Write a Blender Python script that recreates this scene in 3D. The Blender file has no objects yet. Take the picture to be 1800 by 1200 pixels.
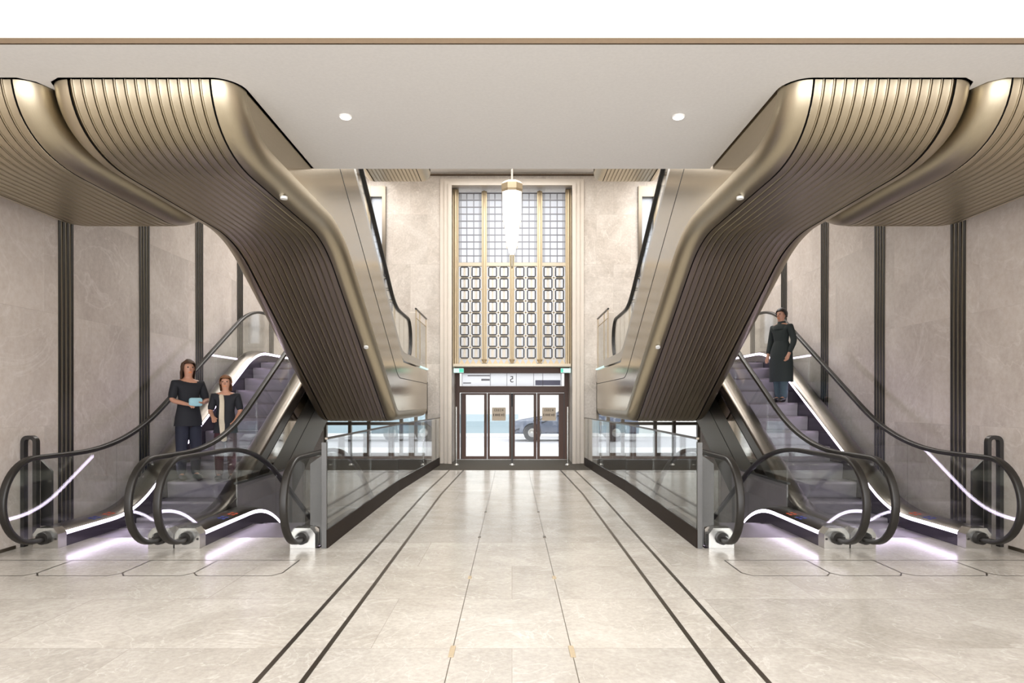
import bpy, bmesh, math, random
from mathutils import Vector, Matrix
random.seed(7)
S = bpy.context.scene
C = S.collection
PI = math.pi
T30 = 0.5774

# ------------------------------------------------------------------ materials
def nm(name):
    m = bpy.data.materials.new(name); m.use_nodes = True
    nt = m.node_tree; b = nt.nodes['Principled BSDF']
    return m, nt, b
def simple(name, col, rough=.5, metal=0, emit=None, es=0, spec=None, bump=0, bscale=40, stretch=(1,1,1), coat=0):
    m, nt, b = nm(name)
    b.inputs['Base Color'].default_value = (*col, 1)
    b.inputs['Roughness'].default_value = rough
    b.inputs['Metallic'].default_value = metal
    if spec is not None: b.inputs['Specular IOR Level'].default_value = spec
    if coat: b.inputs['Coat Weight'].default_value = coat
    if emit:
        b.inputs['Emission Color'].default_value = (*emit, 1)
        b.inputs['Emission Strength'].default_value = es
    tc = nt.nodes.new('ShaderNodeTexCoord'); mp = nt.nodes.new('ShaderNodeMapping')
    mp.inputs['Scale'].default_value = stretch
    no = nt.nodes.new('ShaderNodeTexNoise'); no.inputs['Scale'].default_value = bscale
    nt.links.new(tc.outputs['Object'], mp.inputs[0]); nt.links.new(mp.outputs[0], no.inputs['Vector'])
    mx = nt.nodes.new('ShaderNodeMixRGB'); mx.inputs['Fac'].default_value = .12
    mx.blend_type = 'MULTIPLY'; mx.inputs[1].default_value = (*col, 1)
    nt.links.new(no.outputs['Fac'], mx.inputs[2]); nt.links.new(mx.outputs[0], b.inputs['Base Color'])
    if bump:
        bp = nt.nodes.new('ShaderNodeBump'); bp.inputs['Strength'].default_value = bump; bp.inputs['Distance'].default_value = .01
        nt.links.new(no.outputs['Fac'], bp.inputs['Height']); nt.links.new(bp.outputs[0], b.inputs['Normal'])
    return m
def marble(name, light, dark, vein, rough, axes, tile, joint, vscale=1.0, contrast=1.0, offset=.5, coat=0):
    m, nt, b = nm(name); L = nt.links.new; N = nt.nodes.new
    tc = N('ShaderNodeTexCoord'); sp = N('ShaderNodeSeparateXYZ'); cb = N('ShaderNodeCombineXYZ')
    L(tc.outputs['Object'], sp.inputs[0])
    L(sp.outputs[axes[0]], cb.inputs[0]); L(sp.outputs[axes[1]], cb.inputs[1])
    br = N('ShaderNodeTexBrick'); br.offset = offset; br.squash = 1
    br.inputs['Scale'].default_value = 1
    br.inputs['Brick Width'].default_value = tile[0]; br.inputs['Row Height'].default_value = tile[1]
    br.inputs['Mortar Size'].default_value = .0025; br.inputs['Mortar Smooth'].default_value = 0
    br.inputs['Bias'].default_value = 0
    br.inputs['Color1'].default_value = (0, 0, 0, 1); br.inputs['Color2'].default_value = (1, 1, 1, 1); br.inputs['Mortar'].default_value = (.5, .5, .5, 1)
    L(cb.outputs[0], br.inputs['Vector'])
    # per slab shift of the pattern
    add = N('ShaderNodeVectorMath'); add.operation = 'MULTIPLY_ADD'
    L(br.outputs['Color'], add.inputs[0]); add.inputs[1].default_value = (7.3, 5.1, 9.7); L(tc.outputs['Object'], add.inputs[2])
    n1 = N('ShaderNodeTexNoise'); n1.inputs['Scale'].default_value = 1.1*vscale; n1.inputs['Detail'].default_value = 9; n1.inputs['Roughness'].default_value = .62; n1.inputs['Distortion'].default_value = .9
    L(add.outputs[0], n1.inputs['Vector'])
    n2 = N('ShaderNodeTexNoise'); n2.inputs['Scale'].default_value = 22*vscale; n2.inputs['Detail'].default_value = 6; n2.inputs['Roughness'].default_value = .7
    L(add.outputs[0], n2.inputs['Vector'])
    n3 = N('ShaderNodeTexNoise'); n3.inputs['Scale'].default_value = 1.0*vscale; n3.inputs['Detail'].default_value = 5; n3.inputs['Distortion'].default_value = 2.2
    L(add.outputs[0], n3.inputs['Vector'])
    r1 = N('ShaderNodeValToRGB'); r1.color_ramp.elements[0].position = .5-.16/contrast; r1.color_ramp.elements[1].position = .5+.16/contrast
    r1.color_ramp.elements[0].color = (*dark, 1); r1.color_ramp.elements[1].color = (*light, 1)
    L(n1.outputs['Fac'], r1.inputs[0])
    # veins: narrow band of n3
    r3 = N('ShaderNodeValToRGB'); e = r3.color_ramp.elements
    e[0].position = .488; e[0].color = (0, 0, 0, 1); e[1].position = .5; e[1].color = (1, 1, 1, 1)
    x = e.new(.512); x.color = (0, 0, 0, 1)
    L(n3.outputs['Fac'], r3.inputs[0])
    sc = N('ShaderNodeMath'); sc.operation = 'MULTIPLY'; sc.inputs[1].default_value = .38; L(r3.outputs[0], sc.inputs[0])
    m1 = N('ShaderNodeMixRGB'); L(sc.outputs[0], m1.inputs[0]); L(r1.outputs[0], m1.inputs[1]); m1.inputs[2].default_value = (*vein, 1)
    m2 = N('ShaderNodeMixRGB'); m2.blend_type = 'OVERLAY'; m2.inputs[0].default_value = .35; L(m1.outputs[0], m2.inputs[1]); L(n2.outputs['Fac'], m2.inputs[2])
    # slab tone
    tn = N('ShaderNodeMapRange'); tn.inputs['To Min'].default_value = .88; tn.inputs['To Max'].default_value = 1.04; L(br.outputs['Color'], tn.inputs['Value'])
    m3 = N('ShaderNodeMixRGB'); m3.blend_type = 'MULTIPLY'; m3.inputs[0].default_value = 1; L(m2.outputs[0], m3.inputs[1]); L(tn.outputs[0], m3.inputs[2])
    m4 = N('ShaderNodeMixRGB'); jf = N('ShaderNodeMath'); jf.operation = 'MULTIPLY'; jf.inputs[1].default_value = joint
    L(br.outputs['Fac'], jf.inputs[0]); L(jf.outputs[0], m4.inputs[0]); L(m3.outputs[0], m4.inputs[1]); m4.inputs[2].default_value = (.16, .13, .10, 1)
    L(m4.outputs[0], b.inputs['Base Color'])
    b.inputs['Roughness'].default_value = rough
    if coat: b.inputs['Coat Weight'].default_value = coat; b.inputs['Coat Roughness'].default_value = .04
    return m
def glass(name, tint=(.93, .96, .95), ior=1.5, rough=0):
    m = bpy.data.materials.new(name); m.use_nodes = True; nt = m.node_tree; nt.nodes.clear(); N = nt.nodes.new; L = nt.links.new
    o = N('ShaderNodeOutputMaterial'); mx = N('ShaderNodeMixShader'); t = N('ShaderNodeBsdfTransparent'); g = N('ShaderNodeBsdfGlossy'); f = N('ShaderNodeFresnel')
    t.inputs[0].default_value = (*tint, 1); g.inputs['Roughness'].default_value = rough; f.inputs['IOR'].default_value = ior
    gm = N('ShaderNodeNewGeometry'); mr = N('ShaderNodeMapRange'); mr.inputs['To Min'].default_value = ior; mr.inputs['To Max'].default_value = 1/ior
    L(gm.outputs['Backfacing'], mr.inputs['Value']); L(mr.outputs[0], f.inputs['IOR'])
    L(f.outputs[0], mx.inputs[0]); L(t.outputs[0], mx.inputs[1]); L(g.outputs[0], mx.inputs[2]); L(mx.outputs[0], o.inputs[0])
    return m
def frosted(name):
    m = bpy.data.materials.new(name); m.use_nodes = True; nt = m.node_tree; nt.nodes.clear(); N = nt.nodes.new; L = nt.links.new
    o = N('ShaderNodeOutputMaterial'); mx = N('ShaderNodeMixShader'); t = N('ShaderNodeBsdfTransparent'); g = N('ShaderNodeBsdfTranslucent')
    t.inputs[0].default_value = (.80, .80, .82, 1); g.inputs[0].default_value = (.9, .9, .9, 1); mx.inputs[0].default_value = .5
    L(t.outputs[0], mx.inputs[1]); L(g.outputs[0], mx.inputs[2]); L(mx.outputs[0], o.inputs[0])
    return m
def emis(name, col, st):
    m = bpy.data.materials.new(name); m.use_nodes = True; nt = m.node_tree; nt.nodes.clear()
    o = nt.nodes.new('ShaderNodeOutputMaterial'); e = nt.nodes.new('ShaderNodeEmission')
    e.inputs[0].default_value = (*col, 1); e.inputs[1].default_value = st
    nt.links.new(e.outputs[0], o.inputs[0]); return m

M = {}
M['floor'] = marble('floor_marble', (.57,.54,.495), (.42,.39,.345), (.73,.705,.665), .20, (0,1), (2.4,1.04), .35, 1.3, .8, .37)
M['wall'] = marble('wall_marble', (.70,.63,.575), (.53,.465,.42), (.80,.74,.70), .32, (1,2), (1.65,1.28), .10, .7, .9, .5)
M['wallback'] = marble('portal_marble', (.58,.53,.475), (.42,.37,.32), (.7,.65,.59), .35, (0,2), (.85,1.25), .22, 1.0, .9, .5)
M['bronze'] = simple('champagne_bronze', (.49,.43,.32), .35, 1, bump=.015, bscale=30, stretch=(14,.6,.6))
M['bronze_plate'] = simple('brushed_bronze_plate', (.50,.42,.30), .17, 1, bump=.03, bscale=18, stretch=(1,.5,9))
M['bronze_dark'] = simple('dark_bronze', (.17,.145,.115), .32, 1)
M['deck'] = simple('deck_bronze', (.19,.17,.15), .28, 1)
M['seam'] = simple('black_gap', (.012,.010,.009), .6)
M['black'] = simple('black_rubber', (.016,.014,.012), .4, 0, spec=.4)
M['blackmetal'] = simple('black_metal', (.055,.052,.05), .35, .7)
M['greymetal'] = simple('grey_metal', (.12,.118,.115), .45, .4)
M['chrome'] = simple('polished_steel', (.55,.54,.51), .27, 1)
M['mirrorband'] = simple('mirror_steel_band', (.80,.75,.68), .05, 1)
M['step'] = simple('step_metal', (.27,.245,.275), .42, .55, bump=.25, bscale=60, stretch=(6,.2,.2))
M['skirt'] = simple('skirt_black_violet', (.055,.045,.065), .22, .5)
M['led'] = emis('led_strip_glow', (.86,.74,1.0), 8)
M['glass'] = glass('clear_glass', (.95,.965,.955), 1.55)
M['doorglass'] = glass('door_glass', (.97,.98,.98), 1.35)
M['frost'] = frosted('milky_window_glass')
M['ceil'] = simple('painted_ceiling', (.72,.715,.71), .6)
M['white'] = simple('white_plaster', (.90,.88,.85), .6)
M['trimb'] = simple('bronze_trim', (.13,.09,.055), .4, .6)
M['gold'] = simple('pale_gold_metal', (.52,.42,.28), .42, .6)
M['goldlight'] = simple('cream_gold_paint', (.60,.52,.40), .4, .3)
M['grille'] = simple('dark_grille_iron', (.045,.04,.038), .45, .6)
M['greygrille'] = simple('grey_lattice_iron', (.20,.20,.215), .45, .5)
M['wood'] = simple('dark_brown_wood', (.10,.05,.035), .5, bscale=8, stretch=(6,6,.5))
M['wooddark'] = simple('near_black_wood', (.035,.024,.02), .35)
M['mat'] = simple('entrance_mat', (.055,.045,.032), .9, bump=.4, bscale=300)
M['plinth'] = simple('dark_brown_plinth', (.020,.012,.008), .6, spec=.15)
M['stonelight'] = simple('cream_stone_moulding', (.62,.555,.48), .35, bscale=6)
M['lamp'] = emis('lamp_glow', (1,.95,.86), 14)
M['lantern'] = emis('lantern_glow', (1,.96,.88), 4.5)
M['exit'] = emis('exit_sign_glow', (.12,.62,.42), 1.0)
M['exitedgeglow'] = emis('exit_sign_and_edge_glow', (.62,.9,.8), 1.0)  # lit sign box, also the put-in glow of the glass landing edge
M['road'] = simple('pale_asphalt', (.55,.54,.56), .8)
M['pave'] = simple('pale_paving', (.75,.74,.74), .8)
M['facade'] = simple('cream_facade', (.82,.80,.75), .8)
M['bluewall'] = simple('blue_grey_hoarding', (.36,.46,.50), .6)
M['carblue'] = simple('car_paint_slate_blue', (.085,.11,.17), .2, .3, coat=1)
M['tyre'] = simple('tyre_rubber', (.02,.02,.025), .7)
M['sky'] = simple('window_dark_glass', (.12,.15,.18), .1)
M['signplate'] = simple('beige_sign_plate', (.62,.52,.40), .5)
M['ink'] = simple('sign_ink', (.06,.045,.035), .6)
M['whiteglass'] = simple('white_back_painted_glass', (.93,.94,.92), .25)
M['red'] = simple('sticker_red', (.62,.10,.04), .5)
M['blue'] = simple('sticker_blue', (.05,.07,.38), .5)
M['orange'] = simple('sticker_orange', (.75,.25,.08), .5)
M['stonepurple'] = simple('truss_grey_panel', (.33,.30,.315), .35, .3)
M['bronzepanel'] = simple('satin_bronze_panel', (.20,.18,.15), .34, 1)
M['skin'] = simple('skin', (.52,.27,.18), .5)
M['hairbrown'] = simple('hair_brown', (.085,.042,.022), .55, bump=.4, bscale=60, stretch=(6,6,.5))
M['hairlight'] = simple('hair_auburn', (.24,.11,.05), .55, bump=.4, bscale=60, stretch=(6,6,.5))
M['hairblack'] = simple('hair_black', (.018,.014,.012), .5)
M['clothblack'] = simple('cloth_black', (.012,.013,.018), .85)
M['clothnavy'] = simple('cloth_navy', (.012,.014,.028), .85)
M['maroon'] = simple('cloth_maroon', (.05,.012,.018), .85)
M['cream'] = simple('cloth_cream', (.62,.54,.42), .8)
M['bagblue'] = simple('pale_blue_bag', (.30,.52,.60), .6)
M['coat'] = simple('cloth_charcoal_green', (.018,.024,.023), .85)
M['jeans'] = simple('cloth_teal_denim', (.045,.075,.09), .85)
M['shoe'] = simple('shoe_black', (.015,.014,.013), .4)

# ------------------------------------------------------------------ helpers
OFF = {}
def tag(o, label=None, cat=None, group=None, kind=None):
    if label: o['label'] = label
    if cat: o['category'] = cat
    if group: o['group'] = group
    if kind: o['kind'] = kind
    return o
def thing(name, loc, label, cat, group=None, kind=None):
    o = bpy.data.objects.new(name, None); C.objects.link(o); o.location = loc; o.empty_display_size = .2
    OFF[o.name] = Vector(loc); return tag(o, label, cat, group, kind)
def obj(name, bm, mat, parent=None, smooth=None, label=None):
    me = bpy.data.meshes.new(name)
    bmesh.ops.recalc_face_normals(bm, faces=bm.faces)
    off = Vector((0, 0, 0))
    if parent is not None:
        off = OFF[parent.name]
        bmesh.ops.translate(bm, verts=bm.verts, vec=-off)
    bm.to_mesh(me); bm.free()
    for m in (mat if isinstance(mat, (list, tuple)) else [mat]): me.materials.append(m)
    o = bpy.data.objects.new(name, me); C.objects.link(o)
    if smooth:
        me.shade_smooth(); me.set_sharp_from_angle(angle=math.radians(smooth))
    if parent is not None:
        o.parent = parent
    OFF[o.name] = off
    if label: o['label'] = label
    return o
def struct(name, bm, mat, smooth=None, parent=None):
    o = obj(name, bm, mat, parent, smooth)
    if parent is None: o['kind'] = 'structure'
    return o
def box(bm, x0, x1, y0, y1, z0, z1, mi=0, bev=0):
    if x0 > x1: x0, x1 = x1, x0
    if y0 > y1: y0, y1 = y1, y0
    if z0 > z1: z0, z1 = z1, z0
    mtx = Matrix.Translation(((x0+x1)/2, (y0+y1)/2, (z0+z1)/2)) @ Matrix.Diagonal((x1-x0, y1-y0, z1-z0, 1))
    r = bmesh.ops.create_cube(bm, size=1, matrix=mtx)
    fs = set(f for v in r['verts'] for f in v.link_faces)
    if bev:
        es = list(set(e for v in r['verts'] for e in v.link_edges))
        q = bmesh.ops.bevel(bm, geom=es, offset=bev, segments=2, affect='EDGES', profile=.5)
        fs = set(q['faces']) | set(f for f in fs if f.is_valid)
    for f in fs: f.material_index = mi
    return bm
def B(*a, **k):
    bm = bmesh.new(); return box(bm, *a, **k)
def cyl(bm, p0, p1, r0, r1=None, n=16, caps=True):
    p0, p1 = Vector(p0), Vector(p1); r1 = r0 if r1 is None else r1
    d = (p1-p0); q = Vector((0,0,1)).rotation_difference(d.normalized()).to_matrix().to_4x4()
    bmesh.ops.create_cone(bm, cap_ends=caps, segments=n, radius1=r0, radius2=r1, depth=d.length, matrix=Matrix.Translation((p0+p1)/2) @ q)
    return bm
def prism(bm, pts, x0, x1, mi=0):
    """polygon pts (y,z) extruded along X"""
    a = [bm.verts.new((x0, y, z)) for y, z in pts]; b = [bm.verts.new((x1, y, z)) for y, z in pts]
    fs = [bm.faces.new(a), bm.faces.new(b[::-1])]
    n = len(pts)
    for i in range(n): fs.append(bm.faces.new((a[i], b[i], b[(i+1) % n], a[(i+1) % n])))
    for f in fs: f.material_index = mi
    bmesh.ops.triangulate(bm, faces=fs[:2])
    return bm
def strip(bm, low, top, x0, x1):
    """plate between two (y,z) curves; low and top sampled at the same depths"""
    ys = sorted(set([round(p[0], 4) for p in low]+[round(p[0], 4) for p in top]))
    y0 = max(min(p[0] for p in low), min(p[0] for p in top)); y1 = min(max(p[0] for p in low), max(p[0] for p in top))
    ys = [y0]+[y for y in ys if y0+.004 < y < y1-.004]+[y1]
    lo = sorted(low, key=lambda p: p[0]); tp = sorted(top, key=lambda p: p[0]); rows = []
    for y in ys:
        a, b = zat(lo, y), zat(tp, y)
        rows.append([bm.verts.new(v) for v in ((x0, y, a), (x0, y, b), (x1, y, b), (x1, y, a))])
    for p, q in zip(rows, rows[1:]):
        for j in range(4): bm.faces.new((p[j], q[j], q[(j+1) % 4], p[(j+1) % 4]))
    bm.faces.new(rows[0]); bm.faces.new(rows[-1]); return bm
def prismZ(bm, pts, z0, z1):
    a = [bm.verts.new((x, y, z0)) for x, y in pts]; b = [bm.verts.new((x, y, z1)) for x, y in pts]
    fs = [bm.faces.new(a), bm.faces.new(b[::-1])]; n = len(pts)
    for i in range(n): bm.faces.new((a[i], b[i], b[(i+1) % n], a[(i+1) % n]))
    bmesh.ops.triangulate(bm, faces=fs); return bm
def prismY(bm, pts, y0, y1, mi=0):
    """polygon pts (x,z) extruded along Y"""
    a = [bm.verts.new((x, y0, z)) for x, z in pts]; b = [bm.verts.new((x, y1, z)) for x, z in pts]
    fs = [bm.faces.new(a), bm.faces.new(b[::-1])]
    n = len(pts)
    for i in range(n): fs.append(bm.faces.new((a[i], b[i], b[(i+1) % n], a[(i+1) % n])))
    for f in fs: f.material_index = mi
    bmesh.ops.triangulate(bm, faces=fs[:2])
    return bm
def rpath(pts, ts, seg=10):
    """polyline with bezier-rounded corners; ts[i] = cut length or (in, out)"""
    out = [Vector(pts[0])]
    for i in range(1, len(pts)-1):
        t = ts[i-1]; ti, to = (t if isinstance(t, tuple) else (t, t))
        P = Vector(pts[i]); d1 = (P-Vector(pts[i-1])).normalized(); d2 = (Vector(pts[i+1])-P).normalized()
        a = P-d1*ti; b = P+d2*to
        for k in range(seg+1):
            u = k/seg; out.append(a*(1-u)**2+P*2*u*(1-u)+b*u*u)
    out.append(Vector(pts[-1])); return out
def normals(path):
    ns = []
    for i in range(len(path)):
        a = path[max(i-1, 0)]; b = path[min(i+1, len(path)-1)]
        t = (b-a).normalized(); ns.append(Vector((-t[1], t[0])))
    return ns
def offset(path, n):
    return [p+q*n for p, q in zip(path, normals(path))]
def sweep(bm, path, sec, closed=False, mi=0):
    """sec = list of (x, n)"""
    ns = normals(path); rows = []
    for p, q in zip(path, ns):
        rows.append([bm.verts.new((x, p[0]+q[0]*n, p[1]+q[1]*n)) for x, n in sec])
    m = len(sec)
    for i in range(len(rows)-1):
        for j in range(m if closed else m-1):
            k = (j+1) % m
            f = bm.faces.new((rows[i][j], rows[i+1][j], rows[i+1][k], rows[i][k])); f.material_index = mi
    if closed:
        for r in (rows[0], rows[-1]):
            f = bm.faces.new(r); f.material_index = mi
    return bm
def zat(path, y):
    for a, b in zip(path, path[1:]):
        if min(a[0], b[0]) <= y <= max(a[0], b[0]) and abs(b[0]-a[0]) > 1e-9:
            return a[1]+(b[1]-a[1])*(y-a[0])/(b[0]-a[0])
    return path[0][1] if y < path[0][0] else path[-1][1]
def frange(a, b, n):
    return [a+(b-a)*i/n for i in range(n+1)]

# ------------------------------------------------------------------ camera
cam = bpy.data.cameras.new('camera'); co = bpy.data.objects.new('camera', cam); C.objects.link(co)
co.location = (0, 0, 1.55); co.rotation_euler = (PI/2, 0, 0)
cam.sensor_width = 36; cam.lens = 36*1162/1800
cam.shift_y = (706-600)/1800
cam.clip_start = .05; cam.clip_end = 300
S.camera = co

HC = 3.97      # low ceiling
WX = 5.25      # side wall
YB = 16.6      # back wall

# ------------------------------------------------------------------ room shell
bm = bmesh.new()
box(bm, -8, 8, -7, 7.0, -.3, 0)
box(bm, -2.04, 2.04, 7.0, 17.95, -.3, 0)
for s in (-1, 1): box(bm, s*5.08, s*WX, 7.0, 8.9, -.3, 0)
struct('floor', bm, M['floor'])
struct('floor_lower', B(-WX, WX, 8.0, YB+.3, -2.75, -2.45), M['floor'])
arcp = [(2.26-.205*math.sin(math.radians(90*k/8)), 5.14-.205*math.cos(math.radians(90*k/8))) for k in range(9)]
cpts = [(-WX, 4.48), (WX, 4.48), (WX, 4.935), (3.70, 4.935), (3.60, 5.0), (3.545, 5.15), (3.49, 5.0), (3.39, 4.935)]+arcp+[(2.055, 6.87), (-2.055, 6.87)]+[(-x, y) for x, y in arcp[::-1]]+[(-3.39, 4.935), (-3.49, 5.0), (-3.545, 5.15), (-3.60, 5.0), (-3.70, 4.935), (-WX, 4.935)]
struct('ceiling', prismZ(bmesh.new(), cpts, HC, 4.62), M['ceil'])
struct('trim_1', B(-8, 8, 4.462, 4.479, HC-.001, HC+.036), M['trimb'])
struct('ceiling_fascia', B(-8, 8, 4.468, 4.479, HC+.037, 5.2), M['white'])
struct('ceiling_hall', B(-8, 8, -7, 4.479, 5.201, 5.35), M['white'])
struct('ceiling_atrium', B(-WX, WX, 6.0, YB, 7.3, 7.5), M['white'])
struct('trim_2', B(-2.2, 2.2, YB-.05, YB-.001, 7.22, 7.25), M['trimb'])
struct('upper_floor', B(-WX, WX, 4.5, 6.9, 4.63, 4.7), M['ceil'])
for s, nme in ((-1, 'left'), (1, 'right')):
    struct('wall_'+nme, B(s*WX, s*(WX+.3), 3.2, YB+.3, -2.75, 7.5), M['wall'])
    struct('wall_hall_'+nme, B(s*8.0, s*8.3, -7, 3.4, -.3, 5.3), M['wall'])
    struct('wall_return_'+nme, B(s*(WX+.301), s*8.0, 3.2, 3.5, -.3, 5.2), M['wall'])
    struct('baseboard_'+nme, B(s*(WX-.012), s*(WX-.001), 3.2, 6.98, 0, .035), M['bronze_dark'])
# back wall: with centre portal, low side windows, tall upper side windows
PX = 1.52
bm = bmesh.new()
for s in (-1, 1):
    box(bm, s*PX, s*2.12, YB, YB+.3, 0, 7.5)                  # jamb piers
    box(bm, s*2.12, s*4.75, YB, YB+.3, 2.2, 2.9)               # over low windows
    box(bm, s*2.12, s*3.18, YB, YB+.3, 2.9, 7.5)
    box(bm, s*3.62, s*4.75, YB, YB+.3, 2.9, 7.5)
    box(bm, s*3.18, s*3.62, YB, YB+.3, 6.95, 7.5)
    box(bm, s*4.75, s*WX, YB, YB+.3, 0, 7.5)
    box(bm, s*2.12, s*4.75, YB, YB+.3, 0, .18)
box(bm, -PX, PX, YB, YB+.3, 7.0, 7.5)
box(bm, -WX, WX, YB, YB+.3, -2.75, 0)
struct('wall_back', bm, M['wallback'])
for s, nme in ((-1, 'left'), (1, 'right')):
    struct('wall_reveal_'+nme, B(s*PX, s*(PX+.2), YB+.301, 17.95, 0, 7.3), M['wallback'])
struct('wall_portal_head', B(-PX, PX, YB+.3, 17.95, 7.0, 7.3), M['wallback'])
struct('plinth_band_left', B(-4.74, -2.14, YB-.03, YB-.001, -.22, .12), M['plinth'])
struct('plinth_band_right', B(2.14, 4.74, YB-.03, YB-.001, -.22, .12), M['plinth'])
# stepped architrave round the portal
tn = 3
for k, (w, d, top) in enumerate(((.28, .05, 7.13), (.17, .10, 7.06), (.07, .15, 7.0))):
    bm = bmesh.new()
    for s in (-1, 1): box(bm, s*(PX-.02), s*(PX+w), YB-d, YB-.002-(.001*k), 0, top+.0)
    box(bm, -PX+.02, PX-.02, YB-d, YB-.002-.001*k, 6.96-.02*k+.02, top)
    struct('trim_%d' % tn, bm, M['stonelight']); tn += 1
# bronze cove on ground stripes
def stripe(name, pts, w):
    bm = bmesh.new()
    for (xa, ya), (xb, yb) in zip(pts, pts[1:]):
        vs = [bm.verts.new(v) for v in ((xa-w/2, ya, .0015), (xa+w/2, ya, .0015), (xb+w/2, yb, .0015), (xb-w/2, yb, .0015))]
        bm.faces.new(vs)
    return struct(name, bm, M['bronze_dark'])
for s in (-1, 1):
    stripe('trim_%d' % tn, [(s*1.405, 2.0), (s*1.478, 11.1), (s*1.42, 15.0)], .032); tn += 1
    stripe('trim_%d' % tn, [(s*1.155, 2.0), (s*1.19, 11.1), (s*1.10, 15.0)], .032); tn += 1
    stripe('trim_%d' % tn, [(s*.372, 2.0), (s*.372, 15.0)], .005); tn += 1
struct('trim_%d' % tn, B(-2.0, 2.0, 15.02, 17.93, .0005, .008), M['mat']); tn += 1
# floor access plates in front of the escalators (thin dark joints with chamfered corners)
for s in (-1, 1):
    for (xa, xb) in ((-5.2, -4.3), (-4.3, -3.53), (-3.53, -2.88), (-2.88, -2.08)):
        bm = bmesh.new()
        ch = .07; y0, y1 = 5.89, 6.47
        P = [(xa+ch, y0), (xb-ch, y0), (xb, y0+ch*1.4), (xb, y1), (xa, y1), (xa, y0+ch*1.4)]
        w = .012
        for i in range(6):
            a = Vector(P[i]); b = Vector(P[(i+1) % 6]); d = (b-a).normalized(); n = Vector((-d[1], d[0]))*w/2
            vs = [bm.verts.new((s*q[0], q[1], .0012+.0001*i)) for q in (a-n-d*w/2, b-n+d*w/2, b+n+d*w/2, a+n-d*w/2)]
            bm.faces.new(vs)
        struct('trim_%d' % tn, bm, M['bronze_dark']); tn += 1
# little inserts on the centre joints
for s, sn in ((-1, 'left'), (1, 'right')):
    for y, dn in ((4.10, 'nearest the camera'), (5.83, 'second from the camera'), (7.57, 'third from the camera'), (9.3, 'farthest from the camera')):
        big = y < 7
        o = obj('floor_insert', B(s*.372-.016, s*.372+.016, y-(.09 if y < 5 else .04), y+(.09 if y < 5 else .04), .001, .006), M['gold'] if big else M['bronze_dark'])
        tag(o, 'small %s insert in the %s thin floor joint, %s' % ('brass' if big else 'dark', sn, dn), 'floor insert', 'floor inserts along the %s joint' % sn)

# fluted strips on side walls
for s, sn in ((-1, 'left'), (1, 'right')):
    for i in range(6):
        y0 = 7.64+1.66*i-(1.66 if i == 5 else 0)
        if i == 5: y0 = 7.64+1.66*4+1.66
        bm = bmesh.new()
        box(bm, s*(WX-.004), s*(WX-.001), y0, y0+.27, .0, 7.3, 1)
        for k in range(4):
            box(bm, s*(WX-.012), s*(WX-.004), y0+.073*k, y0+.073*k+.04, 0, 7.3, 0)
        struct('trim_%d' % tn, bm, [M['blackmetal'], M['bronze']]); tn += 1

# ------------------------------------------------------------------ central window
W = thing('window_1', (0, 17.0, 2.4), 'tall gold framed grille window above the entrance doors', 'window'); del W['category']; del W['label']
W['kind'] = 'structure'
YW = 17.0
def px(x, y, Y): return ((x-900)*Y/1162, 1.55+(706-y)*Y/1162)
bays = [(806.5, 847), (856, 896), (904, 944), (953, 993.5)]
zs = lambda y: 1.55+(706-y)*YW/1162
xs = lambda x: (x-900)*YW/1162
bm = bmesh.new()
for a, b in ((796.5, 806.5), (993.5, 1003.5)):
    box(bm, xs(a), xs(b), YW-.12, YW+.1, zs(640), zs(335))
    c = (xs(a)+xs(b))/2
    cyl(bm, (c, YW-.14, zs(640)), (c, YW-.14, zs(337)), .045)
obj('window_frame', bm, M['gold'], W, 40)
for a, b in ((847, 856), (896, 904), (944, 953)):
    bm = bmesh.new(); c = (xs(a)+xs(b))/2
    box(bm, xs(a), xs(b), YW-.1, YW+.1, zs(638), zs(338))
    box(bm, c-.03, c+.03, YW-.16, YW-.1, zs(636), zs(338), 0, .012)
    cyl(bm, (c, YW-.12, zs(632)), (c, YW-.12, zs(641)), .075, .0, 6)
    obj('mullion', bm, M['gold'], W, 40)
obj('window_sill', B(xs(797), xs(1003), YW-.22, YW+.1, zs(645), zs(640), 0, .01), M['goldlight'], W)
bm = B(xs(806.5), xs(993.5), YW+.02, YW+.03, zs(640), zs(337)); obj('pane', bm, M['frost'], W)
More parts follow.
